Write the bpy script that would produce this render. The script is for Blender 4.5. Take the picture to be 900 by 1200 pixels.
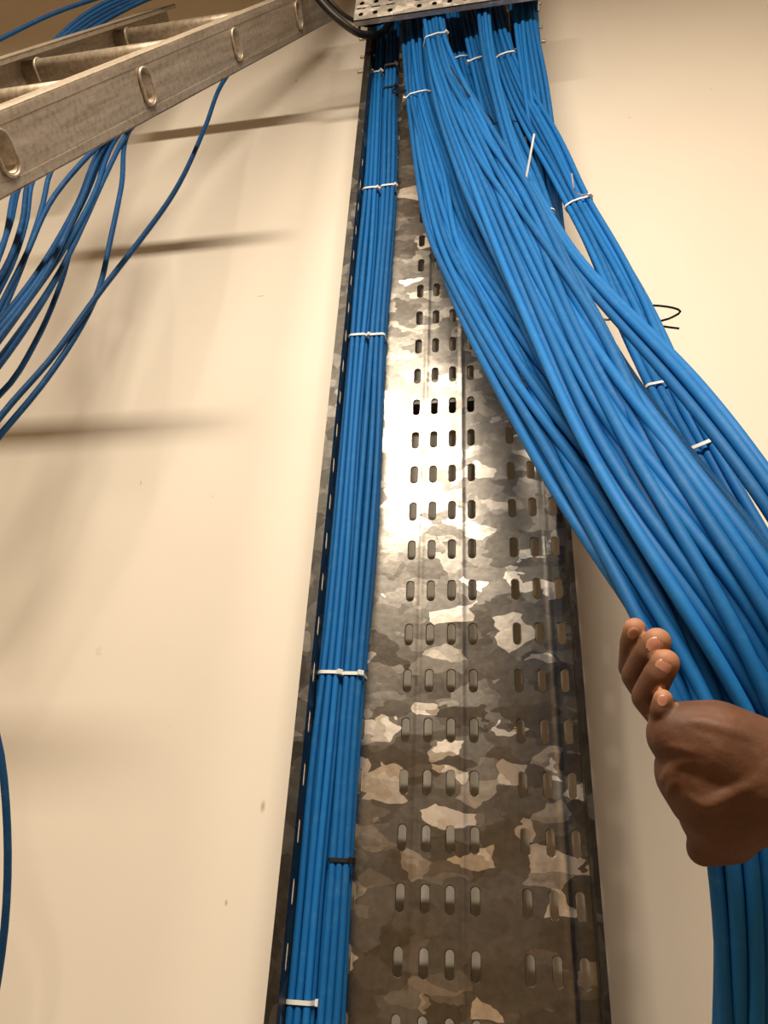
import bpy, bmesh, math, random
import numpy as np
from mathutils import Vector, Matrix

for o in list(bpy.data.objects): bpy.data.objects.remove(o, do_unlink=True)
scene = bpy.context.scene
COL = scene.collection
random.seed(7); rng = np.random.default_rng(7)

# ------------------------------------------------------------------ camera
# The perforated tray plane is y = 0, wall surface y = WALL_Y, x to the right, z up.
FPX = 870.0; DIST = 0.82; ZC = 1.65; WALL_Y = 0.042
RIGHT = np.array([.98556037, .16233487, .04814709])
UP = np.array([.03627399, -.48016573, .87642745])
FWD = np.array([-.16539332, .86202568, .47912085])
CAM = np.array([0., -DIST, ZC])
cd = bpy.data.cameras.new('camera'); cam = bpy.data.objects.new('camera', cd); COL.objects.link(cam)
cam.matrix_world = Matrix(((RIGHT[0], UP[0], -FWD[0], CAM[0]), (RIGHT[1], UP[1], -FWD[1], CAM[1]),
                           (RIGHT[2], UP[2], -FWD[2], CAM[2]), (0, 0, 0, 1)))
cd.sensor_fit = 'HORIZONTAL'; cd.sensor_width = 36.0; cd.lens = 36.0 * FPX / 900.0
cd.clip_start = 0.02; cd.clip_end = 50
scene.camera = cam

# ------------------------------------------------------------------ light
w = bpy.data.worlds.new('world'); scene.world = w; w.use_nodes = True
w.node_tree.nodes['Background'].inputs[0].default_value = (1.0, .82, .6, 1)
w.node_tree.nodes['Background'].inputs[1].default_value = 0.05
ld = bpy.data.lights.new('ceiling_strip_light', 'AREA'); ld.shape = 'RECTANGLE'; ld.size = 1.2; ld.size_y = 0.13
ld.energy = 61; ld.color = (1.0, .85, .67)
lo = bpy.data.objects.new('ceiling_strip_light', ld); COL.objects.link(lo)
lo.location = (-0.10, -1.36, ZC + 1.50)
lo.rotation_euler = (math.radians(13), 0, 0)
vs = scene.view_settings
vs.view_transform = 'Standard'; vs.look = 'None'; vs.gamma = 1.0; vs.use_curve_mapping = False; vs.exposure = 0.0

# ------------------------------------------------------------------ helpers
def ray(px, py): return RIGHT * ((px - 450) / FPX) + UP * ((600 - py) / FPX) + FWD
def at(px, py, z): return CAM + ray(px, py) * z                      # point at camera depth z
def atw(px, py, e=0.0):                                              # point at height e off the tray plane
    d = ray(px, py); return CAM + d * ((DIST - e) / d[1])

def tag(o, label=None, cat=None, group=None, kind=None):
    if label: o['label'] = label
    if cat: o['category'] = cat
    if group: o['group'] = group
    if kind: o['kind'] = kind
    return o
def empty(name, loc=(0, 0, 0)):
    o = bpy.data.objects.new(name, None); COL.objects.link(o); o.location = loc; o.empty_display_size = .02
    return o
def mesh_obj(name, verts, faces, mat, parent=None, smooth=False):
    me = bpy.data.meshes.new(name)
    me.from_pydata([tuple(map(float, v)) for v in verts], [], faces); me.update()
    bm = bmesh.new(); bm.from_mesh(me); bmesh.ops.recalc_face_normals(bm, faces=bm.faces); bm.to_mesh(me); bm.free()
    if smooth: me.polygons.foreach_set('use_smooth', [True] * len(me.polygons))
    me.materials.append(mat)
    o = bpy.data.objects.new(name, me); COL.objects.link(o)
    if parent is not None:
        o.parent = parent
        o.matrix_parent_inverse = Matrix.Translation(parent.location).inverted() if parent.parent is None else Matrix.Identity(4)
    return o
def bm_obj(name, bm, mat, parent=None, smooth=False):
    bmesh.ops.recalc_face_normals(bm, faces=bm.faces)
    me = bpy.data.meshes.new(name); bm.to_mesh(me); bm.free()
    if smooth: me.polygons.foreach_set('use_smooth', [True] * len(me.polygons))
    me.materials.append(mat)
    o = bpy.data.objects.new(name, me); COL.objects.link(o)
    if parent is not None:
        o.parent = parent
        o.matrix_parent_inverse = Matrix.Translation(parent.location).inverted() if parent.parent is None else Matrix.Identity(4)
    return o
def box_bm(bm, c, ax, ay, az, bev=0):
    c, ax, ay, az = (Vector(map(float, v)) for v in (c, ax, ay, az))
    vs_ = [bm.verts.new(c + sx * ax + sy * ay + sz * az) for sx in (-1, 1) for sy in (-1, 1) for sz in (-1, 1)]
    fs = [bm.faces.new([vs_[i] for i in f]) for f in ((0, 1, 3, 2), (4, 6, 7, 5), (0, 4, 5, 1), (2, 3, 7, 6), (0, 2, 6, 4), (1, 5, 7, 3))]
    if bev > 0:
        es = list({e for f in fs for e in f.edges})
        bmesh.ops.bevel(bm, geom=es, offset=bev, segments=2, affect='EDGES', profile=.5)
def catmull(P, n):
    P = np.asarray(P, float); m = len(P)
    seg = np.linalg.norm(np.diff(P, axis=0), axis=1) ** .5 + 1e-9
    t = np.concatenate([[0], np.cumsum(np.linalg.norm(np.diff(P, axis=0), axis=1))])
    ts = np.linspace(0, t[-1], n)
    # cubic hermite with finite difference tangents
    T = np.zeros_like(P)
    for i in range(m):
        if i == 0: T[i] = (P[1] - P[0]) / (t[1] - t[0])
        elif i == m - 1: T[i] = (P[-1] - P[-2]) / (t[-1] - t[-2])
        else:
            a = (P[i] - P[i - 1]) / (t[i] - t[i - 1]); b = (P[i + 1] - P[i]) / (t[i + 1] - t[i])
            h0, h1 = t[i] - t[i - 1], t[i + 1] - t[i]
            T[i] = (a * h1 + b * h0) / (h0 + h1)
    k = np.clip(np.searchsorted(t, ts, side='right') - 1, 0, m - 2)
    h = (t[k + 1] - t[k]); s = ((ts - t[k]) / h)[:, None]; h = h[:, None]
    return ((2*s**3-3*s**2+1) * P[k] + (s**3-2*s**2+s) * h * T[k] + (-2*s**3+3*s**2) * P[k+1] + (s**3-s**2) * h * T[k+1])
def tube_geo(P, r, sides=8, closed=False):
    P = np.asarray(P, float); n = len(P)
    r = np.broadcast_to(np.asarray(r, float), (n,))
    T = np.gradient(P, axis=0); T /= np.linalg.norm(T, axis=1)[:, None] + 1e-12
    a = np.array([0, -1., 0]) if abs(T[0][1]) < .9 else np.array([1., 0, 0])
    N = a - T[0] * a.dot(T[0]); N /= np.linalg.norm(N)
    verts = []; faces = []
    ang = np.arange(sides) * 2 * math.pi / sides
    for i in range(n):
        N = N - T[i] * N.dot(T[i]); N /= np.linalg.norm(N); B = np.cross(T[i], N)
        ring = P[i] + r[i] * (np.cos(ang)[:, None] * N + np.sin(ang)[:, None] * B)
        verts.extend(ring)
    for i in range(n - 1):
        for j in range(sides):
            k = (j + 1) % sides
            faces.append((i*sides+j, i*sides+k, (i+1)*sides+k, (i+1)*sides+j))
    faces.append(tuple(range(sides - 1, -1, -1))); faces.append(tuple((n-1)*sides + j for j in range(sides)))
    return verts, faces
def tube(name, P, r, mat, parent=None, sides=8):
    v, f = tube_geo(P, r, sides)
    return mesh_obj(name, v, f, mat, parent, smooth=True)

# ------------------------------------------------------------------ materials
def new_mat(name):
    m = bpy.data.materials.new(name); m.use_nodes = True
    nt = m.node_tree; return m, nt, nt.nodes['Principled BSDF']
def N(nt, typ, **kw):
    n = nt.nodes.new(typ)
    for k, v in kw.items():
        if k in n.bl_rna.properties: setattr(n, k, v)
        else: n.inputs[k].default_value = v
    return n
def link(nt, a, b): nt.links.new(a, b)
def ramp(nt, fac, stops, interp='LINEAR'):
    r = nt.nodes.new('ShaderNodeValToRGB'); r.color_ramp.interpolation = interp
    el = r.color_ramp.elements
    while len(el) < len(stops): el.new(.5)
    for e, (p, c) in zip(el, stops):
        e.position = p; e.color = (*c, 1) if len(c) == 3 else c
    link(nt, fac, r.inputs[0]); return r.outputs[0]
def simple(name, col, rough=.5, metal=0., noise=0., scale=60., bump=0.):
    m, nt, b = new_mat(name)
    b.inputs['Roughness'].default_value = rough; b.inputs['Metallic'].default_value = metal
    tc = N(nt, 'ShaderNodeTexCoord'); nz = N(nt, 'ShaderNodeTexNoise', Scale=scale, Detail=4.0)
    link(nt, tc.outputs['Object'], nz.inputs['Vector'])
    lo_ = tuple(c * (1 - noise) for c in col); hi = tuple(min(1, c * (1 + noise)) for c in col)
    link(nt, ramp(nt, nz.outputs[0], [(.3, lo_), (.7, hi)]), b.inputs['Base Color'])
    if bump:
        bp = N(nt, 'ShaderNodeBump', Strength=bump, Distance=.002); link(nt, nz.outputs[0], bp.inputs['Height'])
        link(nt, bp.outputs[0], b.inputs['Normal'])
    return m

# painted wall: cream, gentle unevenness, a few scuffs with their own shape
def wall_material():
    m, nt, b = new_mat('cream_wall_paint')
    b.inputs['Roughness'].default_value = .62
    tc = N(nt, 'ShaderNodeTexCoord')
    n1 = N(nt, 'ShaderNodeTexNoise', Scale=3.0, Detail=5.0); link(nt, tc.outputs['Object'], n1.inputs['Vector'])
    col = ramp(nt, n1.outputs[0], [(.3, (.80, .745, .655)), (.7, (.84, .79, .70))])
    n2 = N(nt, 'ShaderNodeTexNoise', Scale=38.0, Detail=3.0, Roughness=.6); link(nt, tc.outputs['Object'], n2.inputs['Vector'])
    sc = ramp(nt, n2.outputs[0], [(.735, (0, 0, 0)), (.80, (.55, .55, .55))])
    mx = N(nt, 'ShaderNodeMix', data_type='RGBA'); link(nt, sc, mx.inputs[0]); link(nt, col, mx.inputs[6]); mx.inputs[7].default_value = (.55, .46, .34, 1)
    last = mx.outputs[2]
    # little brown specks at their own places on the wall
    for (px, py, rx, rz) in ((308, 945, .0035, .008), (265, 1058, .0022, .004), (165, 566, .0012, .006), (306, 347, .008, .0015), (640, 300, .002, .003), (347, 95, .002, .008)):
        p = atw(px, py, -WALL_Y)
        mp = N(nt, 'ShaderNodeMapping'); mp.vector_type = 'POINT'
        sx, sz = 1 / rx, 1 / rz
        mp.inputs['Location'].default_value = (-p[0] * sx, 0, -p[2] * sz); mp.inputs['Scale'].default_value = (sx, 0, sz)
        link(nt, tc.outputs['Object'], mp.inputs[0])
        ln = N(nt, 'ShaderNodeVectorMath', operation='LENGTH'); link(nt, mp.outputs[0], ln.inputs[0])
        f = ramp(nt, ln.outputs['Value'], [(.3, (.55, .55, .55)), (1.0, (0, 0, 0))])
        mx2 = N(nt, 'ShaderNodeMix', data_type='RGBA'); link(nt, f, mx2.inputs[0]); link(nt, last, mx2.inputs[6]); mx2.inputs[7].default_value = (.25, .15, .07, 1)
        last = mx2.outputs[2]
    link(nt, last, b.inputs['Base Color'])
    n3 = N(nt, 'ShaderNodeTexNoise', Scale=9.0, Detail=6.0); link(nt, tc.outputs['Object'], n3.inputs['Vector'])
    bp = N(nt, 'ShaderNodeBump', Strength=.12, Distance=.004); link(nt, n3.outputs[0], bp.inputs['Height']); link(nt, bp.outputs[0], b.inputs['Normal'])
    return m

# hot-dip galvanised sheet: irregular crystal flakes (spangle), each with its own tone and facet tilt
def galvanised(name, dark=1.0, sx=1.0, sz=1.7, scale=23.0, noise=32.0, warp=.055, metal=1.0, rlo=.27, rhi=.40, bright=1.0):
    m, nt, b = new_mat(name)
    b.inputs['Metallic'].default_value = metal
    tc = N(nt, 'ShaderNodeTexCoord')
    mp = N(nt, 'ShaderNodeMapping'); mp.inputs['Scale'].default_value = (sx, 1.0, sz); link(nt, tc.outputs['Object'], mp.inputs[0])
    nz = N(nt, 'ShaderNodeTexNoise', Scale=noise, Detail=2.0, Roughness=.45); link(nt, mp.outputs[0], nz.inputs['Vector'])
    sub = N(nt, 'ShaderNodeVectorMath', operation='SUBTRACT'); link(nt, nz.outputs['Color'], sub.inputs[0]); sub.inputs[1].default_value = (.5, .5, .5)
    scl = N(nt, 'ShaderNodeVectorMath', operation='SCALE'); link(nt, sub.outputs[0], scl.inputs[0]); scl.inputs['Scale'].default_value = warp
    add = N(nt, 'ShaderNodeVectorMath', operation='ADD'); link(nt, mp.outputs[0], add.inputs[0]); link(nt, scl.outputs[0], add.inputs[1])
    v1 = N(nt, 'ShaderNodeTexVoronoi', Scale=scale); link(nt, add.outputs[0], v1.inputs['Vector'])
    scl2 = N(nt, 'ShaderNodeVectorMath', operation='SCALE'); link(nt, sub.outputs[0], scl2.inputs[0]); scl2.inputs['Scale'].default_value = warp*.55
    add2 = N(nt, 'ShaderNodeVectorMath', operation='ADD'); link(nt, mp.outputs[0], add2.inputs[0]); link(nt, scl2.outputs[0], add2.inputs[1])
    v2 = N(nt, 'ShaderNodeTexVoronoi', Scale=scale * 1.25); link(nt, add2.outputs[0], v2.inputs['Vector'])
    s1 = N(nt, 'ShaderNodeSeparateColor'); link(nt, v1.outputs['Color'], s1.inputs[0])
    s2 = N(nt, 'ShaderNodeSeparateColor'); link(nt, v2.outputs['Color'], s2.inputs[0])
    d = dark
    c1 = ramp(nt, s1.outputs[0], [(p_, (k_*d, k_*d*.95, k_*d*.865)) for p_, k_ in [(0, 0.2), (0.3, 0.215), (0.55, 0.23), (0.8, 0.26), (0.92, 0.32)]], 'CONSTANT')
    q = lambda k: (1 + (k-1)*bright,)*3
    c2 = ramp(nt, s2.outputs[0], [(0, q(1)), (.50, q(1.10)), (.76, q(1.45)), (.86, q(2.5)), (.91, q(3.9)), (.97, q(4.6))], 'CONSTANT')
    mul = N(nt, 'ShaderNodeMix', data_type='RGBA', blend_type='MULTIPLY'); mul.inputs[0].default_value = 1.0
    link(nt, c1, mul.inputs[6]); link(nt, c2, mul.inputs[7])
    n4 = N(nt, 'ShaderNodeTexNoise', Scale=120.0, Detail=5.0); link(nt, tc.outputs['Object'], n4.inputs['Vector'])
    c4 = ramp(nt, n4.outputs[0], [(.3, (.82, .82, .82)), (.7, (1.1, 1.1, 1.1))])
    mul2 = N(nt, 'ShaderNodeMix', data_type='RGBA', blend_type='MULTIPLY'); mul2.inputs[0].default_value = 1.0
    link(nt, mul.outputs[2], mul2.inputs[6]); link(nt, c4, mul2.inputs[7])
    link(nt, mul2.outputs[2], b.inputs['Base Color'])
    rr = N(nt, 'ShaderNodeMapRange'); link(nt, s1.outputs[1], rr.inputs[0]); rr.inputs[3].default_value = rlo; rr.inputs[4].default_value = rhi
    link(nt, rr.outputs[0], b.inputs['Roughness'])
    # facet tilt per flake
    geo = N(nt, 'ShaderNodeNewGeometry')
    t0 = N(nt, 'ShaderNodeVectorMath', operation='SUBTRACT'); link(nt, v1.outputs['Color'], t0.inputs[0]); t0.inputs[1].default_value = (.5, .5, .5)
    t1 = N(nt, 'ShaderNodeVectorMath', operation='SCALE'); link(nt, t0.outputs[0], t1.inputs[0]); t1.inputs['Scale'].default_value = .08
    t2 = N(nt, 'ShaderNodeVectorMath', operation='ADD'); link(nt, geo.outputs['Normal'], t2.inputs[0]); link(nt, t1.outputs[0], t2.inputs[1])
    t3 = N(nt, 'ShaderNodeVectorMath', operation='NORMALIZE'); link(nt, t2.outputs[0], t3.inputs[0])
    bp = N(nt, 'ShaderNodeBump', Strength=.08, Distance=.002); link(nt, n4.outputs[0], bp.inputs['Height']); link(nt, t3.outputs[0], bp.inputs['Normal'])
    link(nt, bp.outputs[0], b.inputs['Normal'])
    return m

def cable_material(name, col):
    m, nt, b = new_mat(name)
    b.inputs['Roughness'].default_value = .58
    b.inputs['Specular IOR Level'].default_value = .22
    tc = N(nt, 'ShaderNodeTexCoord'); oi = N(nt, 'ShaderNodeObjectInfo')
    n1 = N(nt, 'ShaderNodeTexNoise', Scale=70.0, Detail=5.0, Roughness=.7); link(nt, tc.outputs['Object'], n1.inputs['Vector'])
    dust = ramp(nt, n1.outputs[0], [(.52, (0, 0, 0)), (.80, (.25, .25, .25))])
    hv = N(nt, 'ShaderNodeMapRange'); link(nt, oi.outputs['Random'], hv.inputs[0]); hv.inputs[3].default_value = .78; hv.inputs[4].default_value = 1.18
    sc = N(nt, 'ShaderNodeVectorMath', operation='SCALE'); sc.inputs[0].default_value = col; link(nt, hv.outputs[0], sc.inputs['Scale'])
    mx = N(nt, 'ShaderNodeMix', data_type='RGBA'); link(nt, dust, mx.inputs[0]); link(nt, sc.outputs[0], mx.inputs[6]); mx.inputs[7].default_value = (.10, .30, .52, 1)
    link(nt, mx.outputs[2], b.inputs['Base Color'])
    return m

M_WALL = wall_material()
M_PLAIN = simple('room_paint', (.80, .67, .50), .7, noise=.05, scale=4)
M_FLOOR = simple('concrete_floor', (.42, .33, .23), .8, noise=.2, scale=6)
M_CEIL = simple('ceiling_paint', (.8, .70, .57), .8, noise=.05, scale=4)
M_TRAY = galvanised('galvanised_tray')
M_FLANGE = galvanised('galvanised_flange', dark=.32, scale=45.0, sz=1.0, warp=.02, rlo=.42, rhi=.55, bright=.35)  # darkened copy of the tray sheet; the inner face's shade is put into its colour
M_PLATE = galvanised('galvanised_plate', dark=2.1, scale=45.0, warp=.02, metal=.35, rlo=.45, rhi=.6, bright=.25)
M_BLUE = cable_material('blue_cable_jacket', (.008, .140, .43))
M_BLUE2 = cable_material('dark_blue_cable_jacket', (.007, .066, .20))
M_BLACK = simple('black_cable_jacket', (.012, .011, .010), .45, noise=.2)
M_TIEW = simple('white_nylon', (.80, .80, .78), .4, noise=.04)
M_TIEB = simple('black_nylon', (.012, .012, .012), .4, noise=.1)
M_SCREW = simple('zinc_screw', (.45, .38, .28), .4, metal=1., noise=.2, scale=300)

# ------------------------------------------------------------------ the room
def slab(name, x0, x1, y0, y1, z0, z1, mat):
    bm = bmesh.new(); box_bm(bm, ((x0+x1)/2, (y0+y1)/2, (z0+z1)/2), ((x1-x0)/2, 0, 0), (0, (y1-y0)/2, 0), (0, 0, (z1-z0)/2))
    return tag(bm_obj(name, bm, mat), kind='structure')
RX0, RX1, RY0, RZ1 = -2.6, 2.4, -4.2, 3.95
slab('wall_back', RX0, RX1, WALL_Y, WALL_Y + .12, 0, RZ1, M_WALL)
slab('wall_left', RX0 - .12, RX0, RY0, WALL_Y, 0, RZ1, M_PLAIN)
slab('wall_right', RX1, RX1 + .12, RY0, WALL_Y, 0, RZ1, M_PLAIN)
slab('wall_front', RX0, RX1, RY0 - .12, RY0, 0, RZ1, M_PLAIN)
slab('floor', RX0, RX1, RY0, WALL_Y, -.12, 0, M_FLOOR)
slab('ceiling', RX0, RX1, RY0, WALL_Y, RZ1, RZ1 + .12, M_CEIL)

# ------------------------------------------------------------------ perforated sheet builder
def perforated(cols, rows, hw, hh, cu, cv, u0, u1, v0, v1, th, fmap, ribs=(), cham=.0008):
    """sheet in (u, v) with obround slots at cols x rows; fmap(u, v, depth) -> xyz"""
    verts, faces = [], []
    def V(u, v, d): verts.append(fmap(u, v, d)); return len(verts) - 1
    def quad(a, b, c, d_):      # front and back of a flat rectangle
        for dd in (0, th):
            ids = [V(*p, dd) for p in (a, b, c, d_)]
            faces.append(tuple(ids) if dd == 0 else tuple(reversed(ids)))
    ca = [(math.cos(a), math.sin(a)) for a in [math.radians(x) for x in (0, 30, 60, 90, 120, 150, 180)]]
    st = hh - hw
    slot = [(hw, 0)] + [(hw*c, st + hw*s) for c, s in ca] + [(-hw, 0)] + [(-hw*c, -st - hw*s) for c, s in ca]
    rect = [(1, 0), (1, .6), (1, 1), (.5, 1), (0, 1), (-.5, 1), (-1, 1), (-1, .6), (-1, 0), (-1, -.6), (-1, -1), (-.5, -1), (0, -1), (.5, -1), (1, -1), (1, -.6)]
    for uc in cols:
        for vc in rows:
            ring = {}; big = [((x/hw)*(hw + cham), y + math.copysign(cham, y) if abs(y) > st + 1e-9 else y) for x, y in slot]
            for dd in (0, th):
                a = [V(uc + x, vc + y, dd) for x, y in (big if dd == 0 else slot)]
                b = [V(uc + x*cu, vc + y*cv, dd) for x, y in rect]
                ring[dd] = a
                for i in range(16):
                    j = (i + 1) % 16
                    f = (a[i], b[i], b[j], a[j])
                    faces.append(f if dd == 0 else tuple(reversed(f)))
            inner = [V(uc + x, vc + y, cham) for x, y in slot]
            for i in range(16):
                j = (i + 1) % 16
                faces.append((ring[0][i], ring[0][j], inner[j], inner[i])); faces.append((inner[i], inner[j], ring[th][j], ring[th][i]))
        if rows[0] - cv > v0 + 1e-6: quad((uc-cu, v0), (uc+cu, v0), (uc+cu, rows[0]-cv), (uc-cu, rows[0]-cv))
        if rows[-1] + cv < v1 - 1e-6: quad((uc-cu, rows[-1]+cv), (uc+cu, rows[-1]+cv), (uc+cu, v1), (uc-cu, v1))
    edges = [u0] + [x for uc in cols for x in (uc - cu, uc + cu)] + [u1]
    for k in range(0, len(edges), 2):
        a, b = edges[k], edges[k+1]
        if b - a < 1e-5: continue
        nn = 8 if (ribs and b - a > .004) else 1
        us = [a + (b - a) * i / nn for i in range(nn + 1)]
        for i in range(nn):
            quad((us[i], v0), (us[i+1], v0), (us[i+1], v1), (us[i], v1))
    for (a, b) in (((u0, v0), (u1, v0)), ((u0, v1), (u1, v1)), ((u0, v0), (u0, v1)), ((u1, v0), (u1, v1))):
        ids = [V(*a, 0), V(*b, 0), V(*b, th), V(*a, th)]; faces.append(tuple(ids))
    return verts, faces
def raw_obj(name, verts, faces, mat, parent):
    me = bpy.data.meshes.new(name); me.from_pydata([tuple(map(float, v)) for v in verts], [], faces)
    bm = bmesh.new(); bm.from_mesh(me); bmesh.ops.remove_doubles(bm, verts=bm.verts, dist=1e-5); bm.to_mesh(me); bm.free()
    me.materials.append(mat); o = bpy.data.objects.new(name, me); COL.objects.link(o)
    if parent is not None: o.parent = parent; o.matrix_parent_inverse = Matrix.Translation(parent.location).inverted()
    return o

# ------------------------------------------------------------------ the vertical tray
S = DIST
CP, RP, TX, TZ, GAP = .0302275*S, .0665777*S, -.146246*S, .022299*S, .0308605*S
mid = [TX + CP*i for i in range(4)]; rgt = [TX + CP*i + GAP for i in (4, 5, 6)]
cx = (mid[0] + mid[3]) / 2
lft = [2*cx - rgt[1], 2*cx - rgt[0]]
FOLD_L, FOLD_R, FH, LIP = -.268*S, .0785*S, .049, .0115
TZ0, TZ1 = ZC - .62, 3.948
rows = [ZC + TZ + RP*k for k in range(-9, 31)]
RIBS = [(mid[0]+mid[1])/2, (mid[2]+mid[3])/2, (rgt[1]+rgt[2])/2 + .001, (lft[0]+lft[1])/2]
def base_map(u, v, d):
    rb = 0
    for r in RIBS:
        rb += .0006 * math.exp(-((u - r) / .0034) ** 2)
    return (u, d - rb, v)
tray = empty('cable_tray', ((FOLD_L + FOLD_R)/2, 0, TZ0))
tag(tray, 'tall galvanised perforated metal cable tray fixed upright on the cream wall', 'cable tray')
cols = lft + mid + rgt
v, f = perforated(cols, rows, .0042, .0128, .0068, RP/2, FOLD_L, FOLD_R, TZ0, TZ1, .0015, base_map, RIBS)
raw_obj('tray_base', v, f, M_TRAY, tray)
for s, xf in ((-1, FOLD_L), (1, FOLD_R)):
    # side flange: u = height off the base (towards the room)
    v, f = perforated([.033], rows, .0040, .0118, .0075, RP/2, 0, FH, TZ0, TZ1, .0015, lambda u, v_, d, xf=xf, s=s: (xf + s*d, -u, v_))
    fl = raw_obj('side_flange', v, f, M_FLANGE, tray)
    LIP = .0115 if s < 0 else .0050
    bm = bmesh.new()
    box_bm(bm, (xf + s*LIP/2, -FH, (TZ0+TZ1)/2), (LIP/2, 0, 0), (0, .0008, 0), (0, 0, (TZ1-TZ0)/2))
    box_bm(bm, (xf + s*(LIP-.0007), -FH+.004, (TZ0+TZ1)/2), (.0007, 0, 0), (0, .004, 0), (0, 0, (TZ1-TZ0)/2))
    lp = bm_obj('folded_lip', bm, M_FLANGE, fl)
    lp.matrix_parent_inverse = Matrix.Translation(fl.parent.location).inverted() @ Matrix.Identity(4) if False else Matrix.Identity(4)
# stand-off brackets hold the tray off the wall
for zz in (TZ0 + .1, rows[20] + RP/2, rows[29] + RP/2):
    bm = bmesh.new(); box_bm(bm, (cx, WALL_Y/2 + .0008, zz), (.11, 0, 0), (0, WALL_Y/2 - .0009, 0), (0, 0, .0205))
    bm_obj('wall_bracket', bm, M_FLANGE, tray)

# ------------------------------------------------------------------ horizontal tray across the top
PE = .11
pz = atw(418, 24, PE)[2]; pxl = atw(416, 10, PE)[0]
PX1 = .085
htray = empty('horizontal_cable_tray', (pxl, -PE, pz))
tag(htray, 'perforated galvanised tray side crossing in front of the cables at the top', 'cable tray')
hc = [pxl + d_ for d_ in (.012, .038, .065, .117, .144, .171, .198, .225, .252)]
v, f = perforated(hc, [pz + .019, pz + .055], .0042, .0062, .008, .016, pxl, PX1, pz, pz + .12, .0015, lambda u, v_, d: (u, -PE + d, v_))
raw_obj('front_flange', v, f, M_PLATE, htray)
bm = bmesh.new(); box_bm(bm, ((pxl+PX1)/2, -PE+.0045, pz+.062), ((PX1-pxl)/2-.001, 0, 0), (0, .0006, 0), (0, 0, .058)); bm_obj('backing_plate', bm, M_FLANGE, htray)  # solid backing added to stop light coming through the flange holes
bm = bmesh.new(); box_bm(bm, ((pxl+PX1)/2, -PE+.005, pz+.0007), ((PX1-pxl)/2, 0, 0), (0, .005, 0), (0, 0, .0007)); bm_obj('folded_lip', bm, M_PLATE, htray)
for xx in (pxl + .0008, PX1 - .0008):
    bm = bmesh.new(); box_bm(bm, (xx, -PE + .022, pz + .075), (.0008, 0, 0), (0, .020, 0), (0, 0, .045)); bm_obj('end_plate', bm, M_PLATE, htray)

# joint screws poking out of the tray edges near the top
def screw(px, py, s, length, label):
    p = atw(px, py, .03)
    x0 = (FOLD_L - .0015) if s < 0 else (FOLD_R + .0015)
    t = empty('joint_screw', (x0, p[1], p[2])); tag(t, label, 'screw', 'screws through the tray joints')
    pts = [np.array([x0 - s*.004, p[1], p[2]]), np.array([x0 + s*length, p[1], p[2]])]
    n = 24; P = [pts[0] + (pts[1]-pts[0])*i/(n-1) for i in range(n)]
    R_ = [.0026 if i % 2 else .0031 for i in range(n)]
    tube('threaded_shank', P, R_, M_SCREW, t, 8)
    bm = bmesh.new()
    m4 = Matrix.Translation((x0 + s*.003, p[1], p[2])) @ Matrix.Rotation(math.pi/2, 4, 'Y')
    bmesh.ops.create_cone(bm, cap_ends=True, segments=6, radius1=.0055, radius2=.0055, depth=.004, matrix=m4)
    bm_obj('nut', bm, M_SCREW, t)
for i, (py, ln) in enumerate(((46, .030), (67, .024), (84, .026))):
    screw(425, py, -1, ln, ('topmost', 'middle', 'lowest')[i] + ' joint screw on the left edge of the upright tray')
for i, (py, ln) in enumerate(((5, .030), (13, .026), (33, .027), (50, .030))):
    screw(628, py, 1, ln, ('topmost', 'second', 'third', 'lowest')[i] + ' joint screw on the right edge of the upright tray')

# ------------------------------------------------------------------ cables
CR = .0038
class Cable:
    def __init__(s, P, grp): s.P = P; s.g = grp
CABLES = []          # those of the pulled-out bundle
def ribbon(gname, n, stations, nsamp=76, drift=.10):
    """stations: (xl, yl, xr, yr, depth[, tie]); cables fill the strand between the two edges"""
    us = (np.arange(n) + .5) / n; vsq = (np.arange(n) * .618034 + .13) % 1.0
    ph = rng.uniform(0, 6.28, (n, 2)); fr = rng.uniform(.35, .8, (n, 2)); pts = [[] for _ in range(n)]
    for k, st in enumerate(stations):
        xl, yl, xr, yr, z = st[:5]
        A = at(xl, yl, z) if z > 0 else atw(xl, yl, -z); B = at(xr, yr, z) if z > 0 else atw(xr, yr, -z)
        W = np.linalg.norm(B - A)
        th = max(.0076, n * (2*CR)**2 * 1.08 / W); e = min(.45, CR / W); eth = max(0, th - 2*CR)
        u = us + drift*np.sin(ph[:, 0] + fr[:, 0]*k); vv = vsq + 1.6*drift*np.sin(ph[:, 1] + fr[:, 1]*k)
        # spread evenly over the strand again, keeping the order the wander gave
        ur = np.empty(n); ur[np.argsort(u)] = (np.arange(n) + .5)/n; vr = np.empty(n); vr[np.argsort(vv)] = (np.arange(n) + .5)/n
        u = e + (1 - 2*e) * np.clip(.75*ur + .25*u, 0, 1); vv = np.clip(.7*vr + .3*vv, 0, 1)
        dd = ray((xl+xr)/2, (yl+yr)/2); dd = dd / np.linalg.norm(dd)
        for i in range(n): pts[i].append(A + (B - A)*u[i] + dd*((vv[i] - .5)*eth))
    out = [Cable(catmull(p, nsamp), gname) for p in pts]
    CABLES.extend(out); return out

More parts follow.
